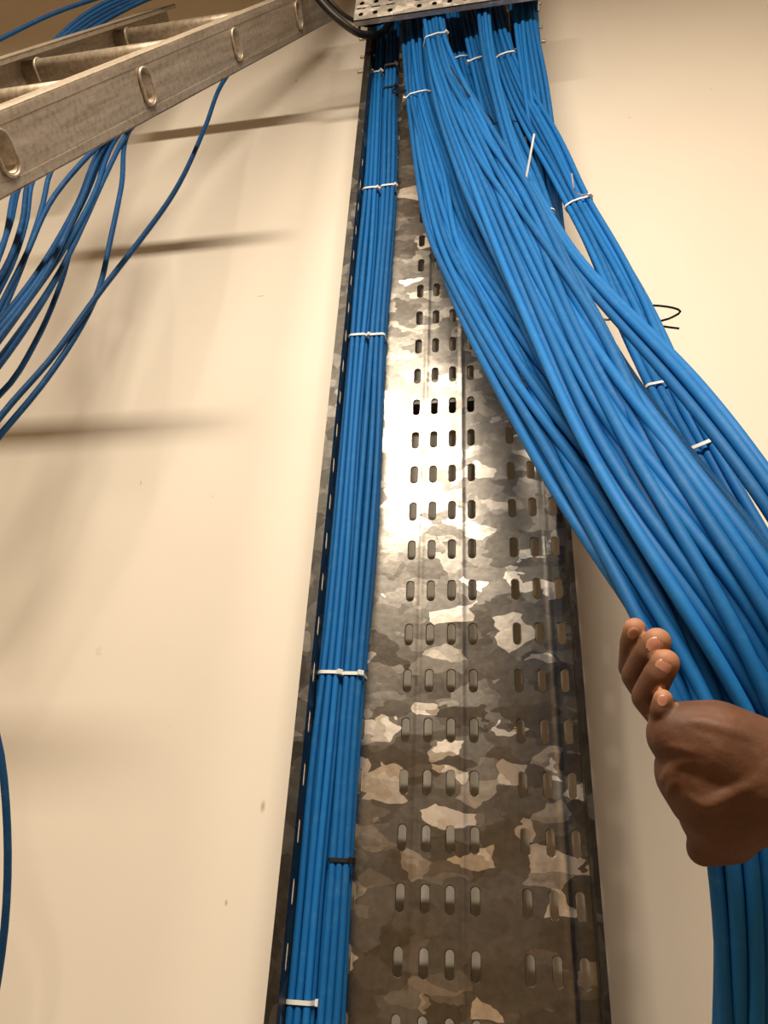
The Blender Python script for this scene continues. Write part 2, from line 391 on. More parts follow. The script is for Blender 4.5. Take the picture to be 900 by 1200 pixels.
LOW1 = [(838, 862, 985, 790, .358), (862, 930, 985, 890, .360), (860, 1010, 955, 1010, .362), (855, 1090, 948, 1095, .362), (846, 1200, 950, 1205, .362), (838, 1290, 950, 1290, .366)]
G1 = ribbon('A', 25, [(470, -50, 494, -54, -.045), (472, 30, 496, 28, -.048), (479, 122, 505, 118, -.062, 1), (487, 205, 546, 196, 1.07), (503, 290, 576, 272, .925),
    (530, 354, 618, 318, .80), (565, 430, 668, 380, .675), (601, 500, 714, 445, .58), (645, 585, 768, 515, .50), (690, 656, 824, 570, .437), (738, 726, 880, 632, .392), (788, 795, 934, 708, .368)] + LOW1, drift=.15)
G2 = ribbon('B', 22, [(484, -50, 506, -54, -.080), (495, 20, 517, 16, -.080), (499, 54, 522, 50, -.085, 1), (508, 112, 546, 98, 1.16), (530, 182, 582, 160, 1.0), (556, 252, 624, 218, .86),
    (588, 322, 654, 278, .74), (622, 394, 698, 360, .63), (652, 462, 734, 430, .548), (684, 536, 769, 494, .480), (726, 606, 824, 560, .424), (776, 674, 884, 634, .385), (832, 754, 953, 710, .360),
    (892, 850, 1030, 790, .350), (945, 920, 1075, 880, .352), (965, 1010, 1060, 1010, .355), (940, 1200, 1040, 1200, .36), (930, 1290, 1030, 1290, .365)], drift=.15)
G3 = ribbon('C', 11, [(524, -50, 548, -54, -.040), (540, 25, 564, 20, -.045), (551, 77, 577, 71, -.055, 1), (568, 150, 604, 143, 1.17), (592, 215, 634, 205, 1.05), (616, 262, 648, 248, .95, 1), (636, 322, 662, 302, .85), (674, 388, 700, 372, .74),
    (716, 460, 738, 448, .62), (770, 535, 794, 520, .53), (840, 620, 876, 602, .455), (915, 700, 960, 675, .42), (985, 830, 1040, 815, .41), (970, 1000, 1040, 1000, .41), (950, 1290, 1020, 1290, .41)])
G4 = ribbon('D', 10, [(558, -50, 580, -54, -.045), (570, 20, 592, 16, -.048), (580, 74, 603, 66, -.060, 1), (604, 140, 640, 128, 1.19), (640, 200, 672, 188, 1.06), (665, 248, 691, 237, .97, 1), (684, 284, 716, 271, .91), (697, 314, 733, 300, .865), (716, 368, 766, 354, .78),
    (738, 425, 790, 412, .70), (761, 472, 803, 450, .64), (810, 542, 843, 526, .56, 1), (846, 612, 880, 600, .50), (898, 700, 944, 688, .46), (980, 850, 1040, 840, .45), (960, 1000, 1030, 1000, .45), (945, 1290, 1015, 1290, .45)])
G5 = ribbon('E', 12, [(598, -50, 627, -54, -.062), (602, 20, 630, 18, -.062), (606, 60, 635, 58, -.064), (613, 110, 645, 106, -.066), (624, 165, 651, 160, -.060), (637, 230, 656, 226, 1.12), (640, 290, 657, 284, 1.02), (672, 382, 694, 372, .88),
    (726, 475, 748, 462, .72), (805, 580, 840, 560, .56), (900, 700, 950, 685, .49), (985, 850, 1050, 840, .48), (965, 1000, 1035, 1000, .48), (945, 1290, 1015, 1290, .48)])
G6 = ribbon('F', 4, [(556, -50, 572, -54, -.085), (560, 40, 576, 38, -.088), (580, 130, 594, 126, 1.10), (604, 208, 618, 198, .94), (634, 263, 649, 252, .84), (657, 306, 672, 292, .755), (706, 366, 726, 348, .655), (757, 422, 782, 400, .56), (804, 476, 834, 446, .485),
    (853, 538, 876, 510, .43), (902, 598, 922, 566, .39), (975, 690, 1010, 660, .375), (1030, 850, 1065, 840, .385), (1010, 1000, 1050, 1000, .39), (1000, 1290, 1040, 1290, .39)], drift=.05)
G7 = ribbon('G', 5, [(594, -50, 612, -54, -.020), (597, 20, 614, 18, -.022), (602, 66, 618, 60, -.026, 1), (610, 130, 628, 126, 1.29), (626, 210, 644, 205, 1.14), (638, 270, 653, 264, 1.04), (664, 352, 684, 342, .90),
    (720, 465, 740, 454, .71), (805, 585, 835, 570, .55), (910, 712, 950, 695, .48), (995, 850, 1040, 840, .47), (975, 1000, 1035, 1000, .47), (955, 1290, 1015, 1290, .47)])
G8 = ribbon('H', 6, [(512, -50, 530, -54, -.020), (522, 20, 540, 18, -.022), (531, 74, 550, 70, -.028, 1), (548, 135, 572, 128, 1.24), (575, 205, 602, 195, 1.10), (604, 278, 630, 262, .96), (648, 362, 676, 346, .81), (698, 450, 726, 434, .66),
    (765, 550, 800, 530, .54), (845, 650, 888, 625, .465), (930, 770, 980, 745, .43), (985, 860, 1040, 850, .43), (965, 1000, 1025, 1000, .43), (945, 1290, 1005, 1290, .43)])

# cables inside the tray: two flat tied bundles
def tray_bundle(gname, n, keys, nsamp=90):
    """keys: (px, py, width_px, tie)"""
    out = []
    nl = 4
    slots = []
    k = 0
    for layer, cnt in enumerate((4, 4, 3) if n == 11 else (4, 3, 3)):
        for j in range(cnt): slots.append(((j - (cnt-1)/2) / 3.0, layer))
    for i in range(n):
        a, layer = slots[i]
        ph, ph2 = rng.uniform(0, 6.28, 2); pts = []
        for kk, (px, py, wpx, tie) in enumerate(keys):
            e = .0052 + .0066 * layer + (0 if tie else .0010*(1 + math.sin(ph2 + kk)))
            L_ = atw(px - wpx/2, py, e); R_ = atw(px + wpx/2, py, e); W = np.linalg.norm(R_ - L_)
            a2 = a + (0 if tie else .12*math.sin(ph + 1.3*kk))
            c = (L_ + R_)/2 + (R_ - L_)/W * (a2 * max(.006, (W - 2*CR)/1.0))
            pts.append(c)
        out.append(Cable(catmull(pts, nsamp), gname))
    return out
T1 = tray_bundle('T1', 11, [(447, -60, 15, 0), (444, 20, 16, 0), (440, 88, 17, 1), (437, 160, 18, 0), (434, 226, 20, 1), (427, 310, 23, 0), (419, 401, 24, 1), (409, 520, 30, 0), (400, 650, 31, 0), (388, 783, 28, 1), (377, 880, 34, 0), (366, 1000, 36, 0), (352, 1160, 37, 1), (343, 1270, 42, 0), (320, 1500, 46, 0)])
T2 = tray_bundle('T2', 10, [(462, -60, 15, 0), (460, 20, 16, 0), (458, 80, 17, 1), (457, 110, 17, 1), (456, 160, 18, 0), (455, 225, 20, 1), (449, 310, 22, 0), (441, 399, 22, 1), (434, 520, 27, 0), (426, 650, 28, 0), (414, 791, 25, 1), (406, 890, 30, 0), (399, 1000, 23, 1), (391, 1100, 30, 0), (386, 1200, 33, 0), (380, 1290, 36, 0), (368, 1500, 40, 0)])

# relax: push touching cables apart, keep them off the tray, keep curves smooth
def relax(cabs, iters=20, keep=.09):
    P = np.stack([c.P for c in cabs]); P0 = P.copy(); m, n, _ = P.shape
    cid = np.repeat(np.arange(m), n); d0 = 2*CR*1.0
    for it in range(iters):
        T = np.gradient(P, axis=1); T /= np.linalg.norm(T, axis=2)[..., None]
        F = P.reshape(-1, 3); TT = T.reshape(-1, 3); mv = np.zeros_like(F); cnt = np.zeros(len(F))
        # sort along y/z grid cells
        key = np.floor(F / .03).astype(int); cells = {}
        for i, k in enumerate(map(tuple, key)): cells.setdefault(k, []).append(i)
        for k, idx in cells.items():
            nb = []
            for dx in (-1, 0, 1):
                for dy in (-1, 0, 1):
                    for dz in (-1, 0, 1):
                        nb += cells.get((k[0]+dx, k[1]+dy, k[2]+dz), [])
            idx = np.array(idx); nb = np.array(nb)
            s = F[idx][:, None] - F[nb][None]
            par = (s * TT[idx][:, None]).sum(2)
            sp = s - par[..., None]*TT[idx][:, None]
            d = np.linalg.norm(sp, axis=2)
            ok = (cid[idx][:, None] != cid[nb][None]) & (np.abs(par) < .015) & (d < d0)
            push = np.where(ok, (d0 - d) * .5 / np.maximum(d, 1e-5), 0)
            mv[idx] += (push[..., None] * sp).sum(1); cnt[idx] += ok.sum(1)
        mv /= np.maximum(1, cnt*.55)[:, None]
        P = P + mv.reshape(m, n, 3)
        P = P + keep*(P0 - P)
        for _ in range(2):
            Q = P.copy(); Q[:, 1:-1] = .5*P[:, 1:-1] + .25*(P[:, :-2] + P[:, 2:]); P = Q
        P[..., 1] = np.minimum(P[..., 1], -.0052)
    for _ in range(5):
        P[:, 1:-1] = .5*P[:, 1:-1] + .25*(P[:, :-2] + P[:, 2:])
    for c, q in zip(cabs, P): c.P = q
relax(CABLES)
relax(T1 + T2, 12, .12)

LBL = {'A': 'blue data cable in the lowest strand, along the left edge of the pulled-out bundle',
       'B': 'blue data cable in the front strand running down the middle of the pulled-out bundle',
       'C': 'blue data cable in the strand tied just right of the front strand near the top',
       'D': 'blue data cable in the outer right strand with several white ties down its length',
       'E': 'blue data cable hanging along the top right edge of the tray behind the outer strand',
       'F': 'blue data cable crossing over the outer right strand on its way out at right',
       'G': 'blue data cable in the small shaded strand between the two right strands at the top',
       'H': 'blue data cable in the shaded strand tucked behind the front strand at the top',
       'T1': 'blue data cable in the left of the two tied bundles lying inside the tray',
       'T2': 'blue data cable in the right of the two tied bundles lying inside the tray'}
GRP = {k: 'data cables: ' + s for k, s in {'A': 'left edge strand', 'B': 'front strand', 'C': 'strand right of the front strand', 'D': 'outer right strand', 'E': 'top right edge strand',
       'F': 'strand crossing over at right', 'G': 'small shaded right strand', 'H': 'shaded strand behind the front', 'T1': 'left bundle in the tray', 'T2': 'right bundle in the tray'}.items()}
for c in CABLES + T1 + T2:
    Q = catmull(c.P, len(c.P)*2 - 1)
    rise = Q[0] + np.array([0, 0, 1.])*np.linspace(max(.01, 3.946 - Q[0][2]), .015, 8)[:, None]     # on up through the ceiling
    Q = np.vstack([rise, Q])
    if c.g not in ('T1', 'T2'):                                                                  # on down beside the person
        dn = Q[-1] - Q[-4]; dn /= np.linalg.norm(dn)
        t_ = np.linspace(.03, .55, 10)[:, None]; Q = np.vstack([Q, Q[-1] + dn*.12*(1 - np.exp(-t_/.12)) + np.array([0, 0, -1.])*(t_ - .12*(1 - np.exp(-t_/.12)))])
    o = tube('data_cable', Q, CR, M_BLUE, None, 10)
    tag(o, LBL[c.g], 'cable', GRP[c.g])

# ------------------------------------------------------------------ cable ties
def hull2(pts):
    pts = sorted(set(map(tuple, pts)))
    def half(ps):
        h = []
        for p in ps:
            while len(h) >= 2 and (h[-1][0]-h[-2][0])*(p[1]-h[-2][1]) - (h[-1][1]-h[-2][1])*(p[0]-h[-2][0]) <= 0: h.pop()
            h.append(p)
        return h
    a = half(pts); b = half(pts[::-1]); return a[:-1] + b[:-1]
def cable_tie(cabs, px, py, label, mat=M_TIEW, head_px=None, tail=None, width=.0038, slack=.0004, group=None, tail_w=.0016):
    # where the strand crosses the image point (px, py) as a plane across its flow
    dist = []
    for c in cabs:
        d = c.P - CAM; zz = d @ FWD
        u = 450 + FPX*(d @ RIGHT)/zz; v = 600 - FPX*(d @ UP)/zz
        k = int(np.argmin((u-px)**2 + (v-py)**2)); dist.append(k)
    C0 = np.mean([c.P[k] for c, k in zip(cabs, dist)], axis=0)
    T = np.mean([c.P[min(k+1, len(c.P)-1)] - c.P[max(k-1, 0)] for c, k in zip(cabs, dist)], axis=0); T /= np.linalg.norm(T)
    toc = CAM - C0; toc /= np.linalg.norm(toc)
    A = np.cross(T, toc); A /= np.linalg.norm(A)          # sideways
    if A @ RIGHT < 0: A = -A
    B = np.cross(A, T); B = B if B @ toc > 0 else -B      # towards the camera
    pts = []
    for c in cabs:
        s = (c.P - C0) @ T
        dpr = np.linalg.norm(c.P - C0, axis=1)
        j = int(np.argmin(np.abs(s) + .15*dpr)); j = min(max(j, 1), len(c.P)-2)
        j2 = j+1 if s[j]*s[j+1] <= 0 else j-1
        t = s[j] / (s[j]-s[j2]) if abs(s[j]-s[j2]) > 1e-9 else 0
        q = c.P[j] + (c.P[j2]-c.P[j])*min(1, max(0, t)) - C0
        for a in np.arange(0, 2*math.pi, math.pi/6):
            pts.append((round(q @ A + (CR+slack)*math.cos(a), 6), round(q @ B + (CR+slack)*math.sin(a), 6)))
    H = np.array(hull2(pts)); n = len(H); cen = H.mean(0)
    root = empty('cable_tie', tuple(C0)); tag(root, label, 'cable tie', group)
    th = .0010; verts = []; faces = []
    for (x, y) in H:
        o = (np.array([x, y]) - cen); o = o / np.linalg.norm(o)
        for dw, dt in ((-1, 0), (1, 0), (1, 1), (-1, 1)):
            q = np.array([x, y]) + o*th*dt
            verts.append(C0 + A*q[0] + B*q[1] + T*(dw*width/2))
    for i in range(n):
        j = (i+1) % n
        for k in range(4):
            l = (k+1) % 4
            faces.append((i*4+k, i*4+l, j*4+l, j*4+k))
    mesh_obj('strap', verts, faces, mat, root, smooth=False)
    # locking head sits on the side facing the room
    ang = head_px if head_px is not None else .6
    tgt = np.array([math.sin(ang), math.cos(ang)])
    k = int(np.argmax((H - cen) @ tgt)); hp = H[k]; o = (hp-cen)/np.linalg.norm(hp-cen)
    hc = C0 + A*hp[0] + B*hp[1]; od = A*o[0] + B*o[1]; sd = np.cross(T, od)
    bm = bmesh.new(); box_bm(bm, hc + od*.0022, sd*.0033, T*.0030, od*.0022, .0006)
    bm_obj('locking_head', bm, mat, root)
    if tail is not None:
        P = [hc + od*.002] + [at(x, y, z) for x, y, z in tail]
        P = catmull(P, 4*len(P)); tt = np.gradient(P, axis=0)
        verts = []; faces = []
        for p, d in zip(P, tt):
            d = d/np.linalg.norm(d); v_ = CAM - p; v_ /= np.linalg.norm(v_)
            s_ = np.cross(d, v_); s_ /= np.linalg.norm(s_); nn = np.cross(d, s_)
            for a, b in ((-1, -1), (1, -1), (1, 1), (-1, 1)): verts.append(p + s_*a*tail_w + nn*b*.0006)
        m_ = len(P)
        for i in range(m_-1):
            for k in range(4): faces.append((i*4+k, i*4+(k+1) % 4, (i+1)*4+(k+1) % 4, (i+1)*4+k))
        faces += [(0, 1, 2, 3), tuple((m_-1)*4+k for k in (3, 2, 1, 0))]
        mesh_obj('tail', verts, faces, mat, root)
    return root
cable_tie(T1, 440, 90, 'grey cable tie at the shaded top end of the left bundle in the tray')
cable_tie(T2, 458, 80, 'grey cable tie at the shaded top end of the right bundle in the tray')
cable_tie(T2, 457, 110, 'black cable tie with a short tail high on the right bundle in the tray', M_TIEB, .5, [(468, 108, 1.26), (476, 106, 1.25)])
cable_tie(T1, 434, 226, 'white cable tie on the left bundle in the tray, upper pair, left one', head_px=.9)
cable_tie(T2, 455, 225, 'white cable tie on the right bundle in the tray, upper pair, right one', head_px=.9)
cable_tie(T1, 419, 402, 'white cable tie on the left bundle in the tray, middle pair, left one', head_px=1.0)
cable_tie(T2, 441, 400, 'white cable tie on the right bundle in the tray, middle pair, right one', head_px=-.9)
cable_tie(T1, 388, 783, 'white cable tie on the left bundle in the tray, lower pair, left one', head_px=.4)
cable_tie(T2, 414, 791, 'white cable tie on the right bundle in the tray, lower pair, right one', head_px=.1)
cable_tie(T2, 399, 1000, 'black cable tie around the right bundle low in the tray', M_TIEB, .9)
cable_tie(T1, 352, 1162, 'white cable tie with blocky head, lowest on the left bundle in the tray', head_px=1.0)
cable_tie(G1, 491, 119, 'white cable tie near the top of the leftmost pulled-out strand', head_px=-1.1)
cable_tie(G2, 510, 52, 'bright white cable tie around the front strand at the very top', head_px=1.0)
cable_tie(G3, 564, 74, 'white cable tie near the top of the strand right of the front one', head_px=-1.2)
cable_tie(G4, 591, 70, 'white cable tie at the shaded top of the outer right strand', head_px=-1.2)
cable_tie(G7, 610, 63, 'white cable tie around the small shaded strand at top right', head_px=.7)
cable_tie(G8, 540, 72, 'pale cable tie around the shaded strand behind the front one', head_px=-.6)
cable_tie(G3, 632, 253, 'white cable tie half hidden in the bundle with a long white tail sticking up', head_px=-.7, tail=[(614, 222, .905), (620, 190, .90), (626, 157, .90)], tail_w=.0012)
cable_tie(G4, 677, 242, 'white cable tie on the outer right strand with a thin tail pointing up', head_px=.7, tail=[(673, 222, .93), (670, 203, .925)], tail_w=.0009)
cable_tie(G3, 586, 150, 'thin black cable tie with a long tail trailing up across the strands', M_TIEB, -.7, [(575, 138, 1.08), (555, 118, 1.09), (540, 98, 1.12), (528, 78, 1.16)], width=.002, tail_w=.0011)
cable_tie(G4[:6], 768, 461, 'short white cable tie low on the outer right strand, the upper of two', head_px=1.4)
cable_tie(G4, 826, 532, 'white cable tie lowest on the outer right strand near the frame edge', head_px=-1.3)
cable_tie(G5, 700, 378, 'black cable tie with bent tails sticking out right over the bare wall', M_TIEB, 1.3, [(722, 372, .90), (745, 361, .90), (765, 358, .89), (797, 366, .88), (785, 373, .89), (765, 379, .90), (775, 382, .89), (796, 385, .88)], tail_w=.0013)

# ------------------------------------------------------------------ cables hanging behind the ladder and by the tray top
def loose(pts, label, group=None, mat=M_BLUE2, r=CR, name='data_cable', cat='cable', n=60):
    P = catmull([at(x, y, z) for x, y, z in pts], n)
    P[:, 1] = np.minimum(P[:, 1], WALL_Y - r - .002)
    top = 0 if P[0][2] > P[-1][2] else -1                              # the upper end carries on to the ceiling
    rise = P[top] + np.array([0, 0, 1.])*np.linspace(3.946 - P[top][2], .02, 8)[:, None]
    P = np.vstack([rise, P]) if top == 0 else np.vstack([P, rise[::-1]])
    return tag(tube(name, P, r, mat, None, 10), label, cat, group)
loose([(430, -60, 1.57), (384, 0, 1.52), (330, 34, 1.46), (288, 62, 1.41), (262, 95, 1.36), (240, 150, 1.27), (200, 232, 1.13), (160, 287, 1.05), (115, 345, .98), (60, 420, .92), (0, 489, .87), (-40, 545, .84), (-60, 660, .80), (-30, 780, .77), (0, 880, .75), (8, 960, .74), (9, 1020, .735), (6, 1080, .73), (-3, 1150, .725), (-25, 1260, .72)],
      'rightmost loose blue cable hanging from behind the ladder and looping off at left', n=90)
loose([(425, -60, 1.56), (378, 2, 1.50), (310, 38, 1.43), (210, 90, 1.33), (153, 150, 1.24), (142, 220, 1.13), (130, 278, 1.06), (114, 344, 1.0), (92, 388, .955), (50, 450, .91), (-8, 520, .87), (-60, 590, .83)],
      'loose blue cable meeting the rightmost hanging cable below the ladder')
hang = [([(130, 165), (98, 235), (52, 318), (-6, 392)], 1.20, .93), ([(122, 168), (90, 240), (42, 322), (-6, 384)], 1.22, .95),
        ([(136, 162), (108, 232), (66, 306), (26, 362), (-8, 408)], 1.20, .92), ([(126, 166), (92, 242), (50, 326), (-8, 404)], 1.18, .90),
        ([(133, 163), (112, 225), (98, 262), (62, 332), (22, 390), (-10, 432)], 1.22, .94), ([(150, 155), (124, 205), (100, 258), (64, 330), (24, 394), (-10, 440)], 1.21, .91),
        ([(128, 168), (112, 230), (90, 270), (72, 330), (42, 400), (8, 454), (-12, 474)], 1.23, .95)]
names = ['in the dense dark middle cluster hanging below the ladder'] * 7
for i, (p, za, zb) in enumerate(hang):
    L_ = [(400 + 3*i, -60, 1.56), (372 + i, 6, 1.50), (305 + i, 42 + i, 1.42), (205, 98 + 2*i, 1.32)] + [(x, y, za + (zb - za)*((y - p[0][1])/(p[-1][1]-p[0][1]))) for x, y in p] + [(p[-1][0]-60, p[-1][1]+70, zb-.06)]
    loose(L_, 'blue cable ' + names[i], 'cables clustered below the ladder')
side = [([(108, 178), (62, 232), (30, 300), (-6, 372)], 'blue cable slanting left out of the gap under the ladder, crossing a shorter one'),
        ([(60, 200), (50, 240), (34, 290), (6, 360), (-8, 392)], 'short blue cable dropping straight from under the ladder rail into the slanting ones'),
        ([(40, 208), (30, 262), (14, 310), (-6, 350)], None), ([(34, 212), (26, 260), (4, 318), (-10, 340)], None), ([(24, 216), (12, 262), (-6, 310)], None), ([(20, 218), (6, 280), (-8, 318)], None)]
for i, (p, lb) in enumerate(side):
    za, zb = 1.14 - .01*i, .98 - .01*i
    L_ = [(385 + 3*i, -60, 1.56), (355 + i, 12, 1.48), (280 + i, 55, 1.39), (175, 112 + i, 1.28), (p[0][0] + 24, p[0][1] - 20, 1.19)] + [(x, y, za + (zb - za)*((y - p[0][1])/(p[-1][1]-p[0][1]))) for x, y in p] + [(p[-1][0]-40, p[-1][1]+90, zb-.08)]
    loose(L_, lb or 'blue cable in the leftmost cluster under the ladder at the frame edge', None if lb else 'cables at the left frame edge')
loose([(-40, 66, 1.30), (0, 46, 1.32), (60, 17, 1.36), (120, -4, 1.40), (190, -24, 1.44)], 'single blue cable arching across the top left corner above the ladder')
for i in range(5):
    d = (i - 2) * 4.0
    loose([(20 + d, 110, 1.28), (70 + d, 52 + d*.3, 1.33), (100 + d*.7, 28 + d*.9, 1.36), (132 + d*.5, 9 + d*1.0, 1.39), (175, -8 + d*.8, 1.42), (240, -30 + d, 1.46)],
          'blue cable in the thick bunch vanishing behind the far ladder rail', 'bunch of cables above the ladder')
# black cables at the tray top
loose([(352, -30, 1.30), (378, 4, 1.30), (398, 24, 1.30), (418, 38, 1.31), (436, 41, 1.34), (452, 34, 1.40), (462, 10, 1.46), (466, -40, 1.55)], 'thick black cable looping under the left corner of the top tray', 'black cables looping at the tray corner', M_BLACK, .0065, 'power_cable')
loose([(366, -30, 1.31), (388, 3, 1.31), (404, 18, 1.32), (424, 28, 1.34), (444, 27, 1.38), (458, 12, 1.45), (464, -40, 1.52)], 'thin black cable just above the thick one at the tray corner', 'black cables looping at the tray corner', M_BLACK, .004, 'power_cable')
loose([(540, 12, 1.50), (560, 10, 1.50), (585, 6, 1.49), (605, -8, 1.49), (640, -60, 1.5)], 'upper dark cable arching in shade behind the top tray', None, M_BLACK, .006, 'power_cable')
loose([(540, 54, 1.46), (562, 50, 1.45), (582, 36, 1.45), (600, 14, 1.46), (612, -30, 1.5)], 'lower dark cable arching in shade between the right strands', None, M_BLACK, .006, 'power_cable')

# ------------------------------------------------------------------ ladder
Z0, CK = .7015, .29
LP = [at(x, y, Z0*(1 + CK*k)) for k, (x, y) in enumerate([(5, 180), (172, 103), (278, 54), (349, 18)])]
step = (LP[3] - LP[0]) / 3; LD = step / np.linalg.norm(step)
XV = np.array([1., 0, 0]); LW = np.cross(LD, XV); LW /= np.linalg.norm(LW)      # across the rail, away from the room
LN = np.cross(LW, LD)                                                             # rail outward normal (about +x)
if LN[0] < 0: LN = -LN
def alu():
    m, nt, b = new_mat('worn_aluminium'); b.inputs['Metallic'].default_value = .55; b.inputs['Roughness'].default_value = .48
    tc = N(nt, 'ShaderNodeTexCoord')
    cmb = N(nt, 'ShaderNodeCombineXYZ')
    for i, (ax, k) in enumerate(((LW, 5.0), (LN, 5.0), (LD, .35))):
        dt = N(nt, 'ShaderNodeVectorMath', operation='DOT_PRODUCT'); link(nt, tc.outputs['Object'], dt.inputs[0]); dt.inputs[1].default_value = tuple(float(v)*k for v in ax)
        link(nt, dt.outputs['Value'], cmb.inputs[i])
    n = N(nt, 'ShaderNodeTexNoise', Scale=22.0, Detail=5.0, Roughness=.6); link(nt, cmb.outputs[0], n.inputs['Vector'])
    c = ramp(nt, n.outputs[0], [(.28, (.38, .32, .245)), (.5, (.54, .47, .375)), (.72, (.66, .59, .48))])
    n2 = N(nt, 'ShaderNodeTexNoise', Scale=160.0, Detail=3.0); link(nt, tc.outputs['Object'], n2.inputs['Vector'])
    c2 = ramp(nt, n2.outputs[0], [(.3, (.78, .74, .68)), (.55, (1, 1, 1))])
    mul = N(nt, 'ShaderNodeMix', data_type='RGBA', blend_type='MULTIPLY'); mul.inputs[0].default_value = 1.
    link(nt, c, mul.inputs[6]); link(nt, c2, mul.inputs[7]); link(nt, mul.outputs[2], b.inputs['Base Color'])
    bp = N(nt, 'ShaderNodeBump', Strength=.15, Distance=.001); link(nt, n2.outputs[0], bp.inputs['Height']); link(nt, bp.outputs[0], b.inputs['Normal'])
    return m
M_ALU = alu()
k0 = -(LP[0][2] - .02) / step[2]; k1 = 3.75
LADW = .345; RT = .026; RH = .033
def lpt(k): return LP[0] + step*k
lad = empty('ladder', tuple(lpt(k0) - XV*LADW/2)); tag(lad, 'worn aluminium ladder with oval rungs leaning against the wall at top left', 'ladder')
KS = list(range(int(math.ceil(k0 + .6)), 4))
SL = float(np.linalg.norm(step))
def rail(offset, sgn):
    # channel section: pierced web (outer face) with two flanges turned inwards and rolled lips
    o0 = lpt(0) + XV*offset
    v, f = perforated([k*SL for k in KS], [0], .0115, .0195, .03, RH, k0*SL, k1*SL, -RH, RH, .0028, lambda u, v_, d: o0 + LD*u + LW*v_ - LN*(d*sgn))
    web = raw_obj('side_rail', v, f, M_ALU, lad)
    mid_ = lpt((k0+k1)/2) + XV*offset; hl = LD*((k1-k0)*SL/2)
    for q in (-1, 1):
        bm = bmesh.new()
        box_bm(bm, mid_ + LW*(q*(RH-.0013)) - LN*(sgn*RT/2), LW*.0014, LN*(RT/2), hl, .0005)
        box_bm(bm, mid_ + LW*(q*(RH-.004)) - LN*(sgn*(RT-.0012)), LW*.004, LN*.0012, hl, .0005)
        o = bm_obj('rail_flange', bm, M_ALU, web); o.matrix_parent_inverse = Matrix.Identity(4)
    return web
r_near = rail(0, 1); r_far = rail(-LADW, -1)
# raised stripes along the outer face of the near rail
for w_ in (-.027, .027):
    bm = bmesh.new(); c = (lpt(k0) + lpt(k1))/2 + LW*w_ + LN*.0002
    box_bm(bm, c, LW*.0045, LN*.0004, (lpt(k1)-lpt(k0))/2)
    o = bm_obj('raised_stripe', bm, M_ALU, r_near); o.matrix_parent_inverse = Matrix.Identity(4)
def oval(c, ra, rb, n=24):                                                        # obround loop
    out = []
    for i in range(n):
        a = 2*math.pi*(i + .5)/n; st = (rb - ra) * (1 if math.sin(a) > 0 else -1)
        out.append(c + LD*(ra*math.cos(a)) + LW*(st + ra*math.sin(a)))
    return out
k = int(math.ceil(k0 + .6))
while k <= 3:
    c = lpt(k); n = 24
    # hollow oval rung passing through both rails
    verts = oval(c - XV*(LADW+.002), .0115, .0195) + oval(c + XV*.002, .0115, .0195) + oval(c + XV*.002, .0095, .0175) + oval(c - XV*(LADW+.002), .0095, .0175)
    faces = []
    for a_, b_ in ((0, 1), (1, 2), (2, 3), (3, 0)):
        for i in range(n): faces.append((a_*n+i, a_*n+(i+1) % n, b_*n+(i+1) % n, b_*n+i))
    rg = mesh_obj('rung', verts, faces, M_ALU, lad, smooth=False)
    for p in rg.data.polygons: p.use_smooth = len(p.vertices) == 4 and p.index < n or p.index >= 2*n
    # swaged rim around each end, and a collar inside the rail
    for xx, nm in ((.0020, 'swaged_rim'), (-LADW-.0020, 'swaged_rim'), (-RT-.0005, 'collar'), (-LADW+RT+.0005, 'collar')):
        cc = c + XV*xx; P = oval(cc, .0122, .0202, 28)
        tv = []; tf = []
        for i in range(28):
            a0 = 2*math.pi*(i + .5)/28; d_ = LD*math.cos(a0) + LW*math.sin(a0)
            for j in range(6):
                a = j*math.pi/3; tv.append(P[i] + d_*(.0017*math.cos(a)) + XV*(.0020*math.sin(a)))
        for i in range(28):
            for j in range(6):
                tf.append((i*6+j, i*6+(j+1) % 6, ((i+1) % 28)*6+(j+1) % 6, ((i+1) % 28)*6+j))
        o = mesh_obj(nm, tv, tf, M_ALU, rg, smooth=True); o.matrix_parent_inverse = Matrix.Identity(4)
    k += 1

# ------------------------------------------------------------------ the hand
def skin_material():
    m, nt, b = new_mat('brown_skin'); b.inputs['Roughness'].default_value = .6
    b.inputs['Specular IOR Level'].default_value = .35
    tc = N(nt, 'ShaderNodeTexCoord'); at_ = N(nt, 'ShaderNodeAttribute'); at_.attribute_name = 'tip'
    n1 = N(nt, 'ShaderNodeTexNoise', Scale=45.0, Detail=5.0, Roughness=.6); link(nt, tc.outputs['Object'], n1.inputs['Vector'])
    c = ramp(nt, n1.outputs[0], [(.3, (.082, .037, .020)), (.7, (.145, .064, .034))])
    mx = N(nt, 'ShaderNodeMix', data_type='RGBA'); link(nt, at_.outputs['Fac'], mx.inputs[0]); link(nt, c, mx.inputs[6]); mx.inputs[7].default_value = (.38, .185, .105, 1)
    link(nt, mx.outputs[2], b.inputs['Base Color'])
    n2 = N(nt, 'ShaderNodeTexNoise', Scale=260.0, Detail=4.0); link(nt, tc.outputs['Object'], n2.inputs['Vector'])
    mp = N(nt, 'ShaderNodeTexVoronoi', Scale=420.0, feature='DISTANCE_TO_EDGE'); link(nt, tc.outputs['Object'], mp.inputs['Vector'])
    b1 = N(nt, 'ShaderNodeBump', Strength=.25, Distance=.0008); link(nt, n2.outputs[0], b1.inputs['Height'])
    b2 = N(nt, 'ShaderNodeBump', Strength=.12, Distance=.0005); link(nt, mp.outputs['Distance'], b2.inputs['Height']); link(nt, b1.outputs[0], b2.inputs['Normal'])
    link(nt, b2.outputs[0], b.inputs['Normal'])
    return m
M_SKIN = skin_material()
M_NAIL = simple('fingernail', (.42, .20, .135), .28, noise=.12, scale=200)
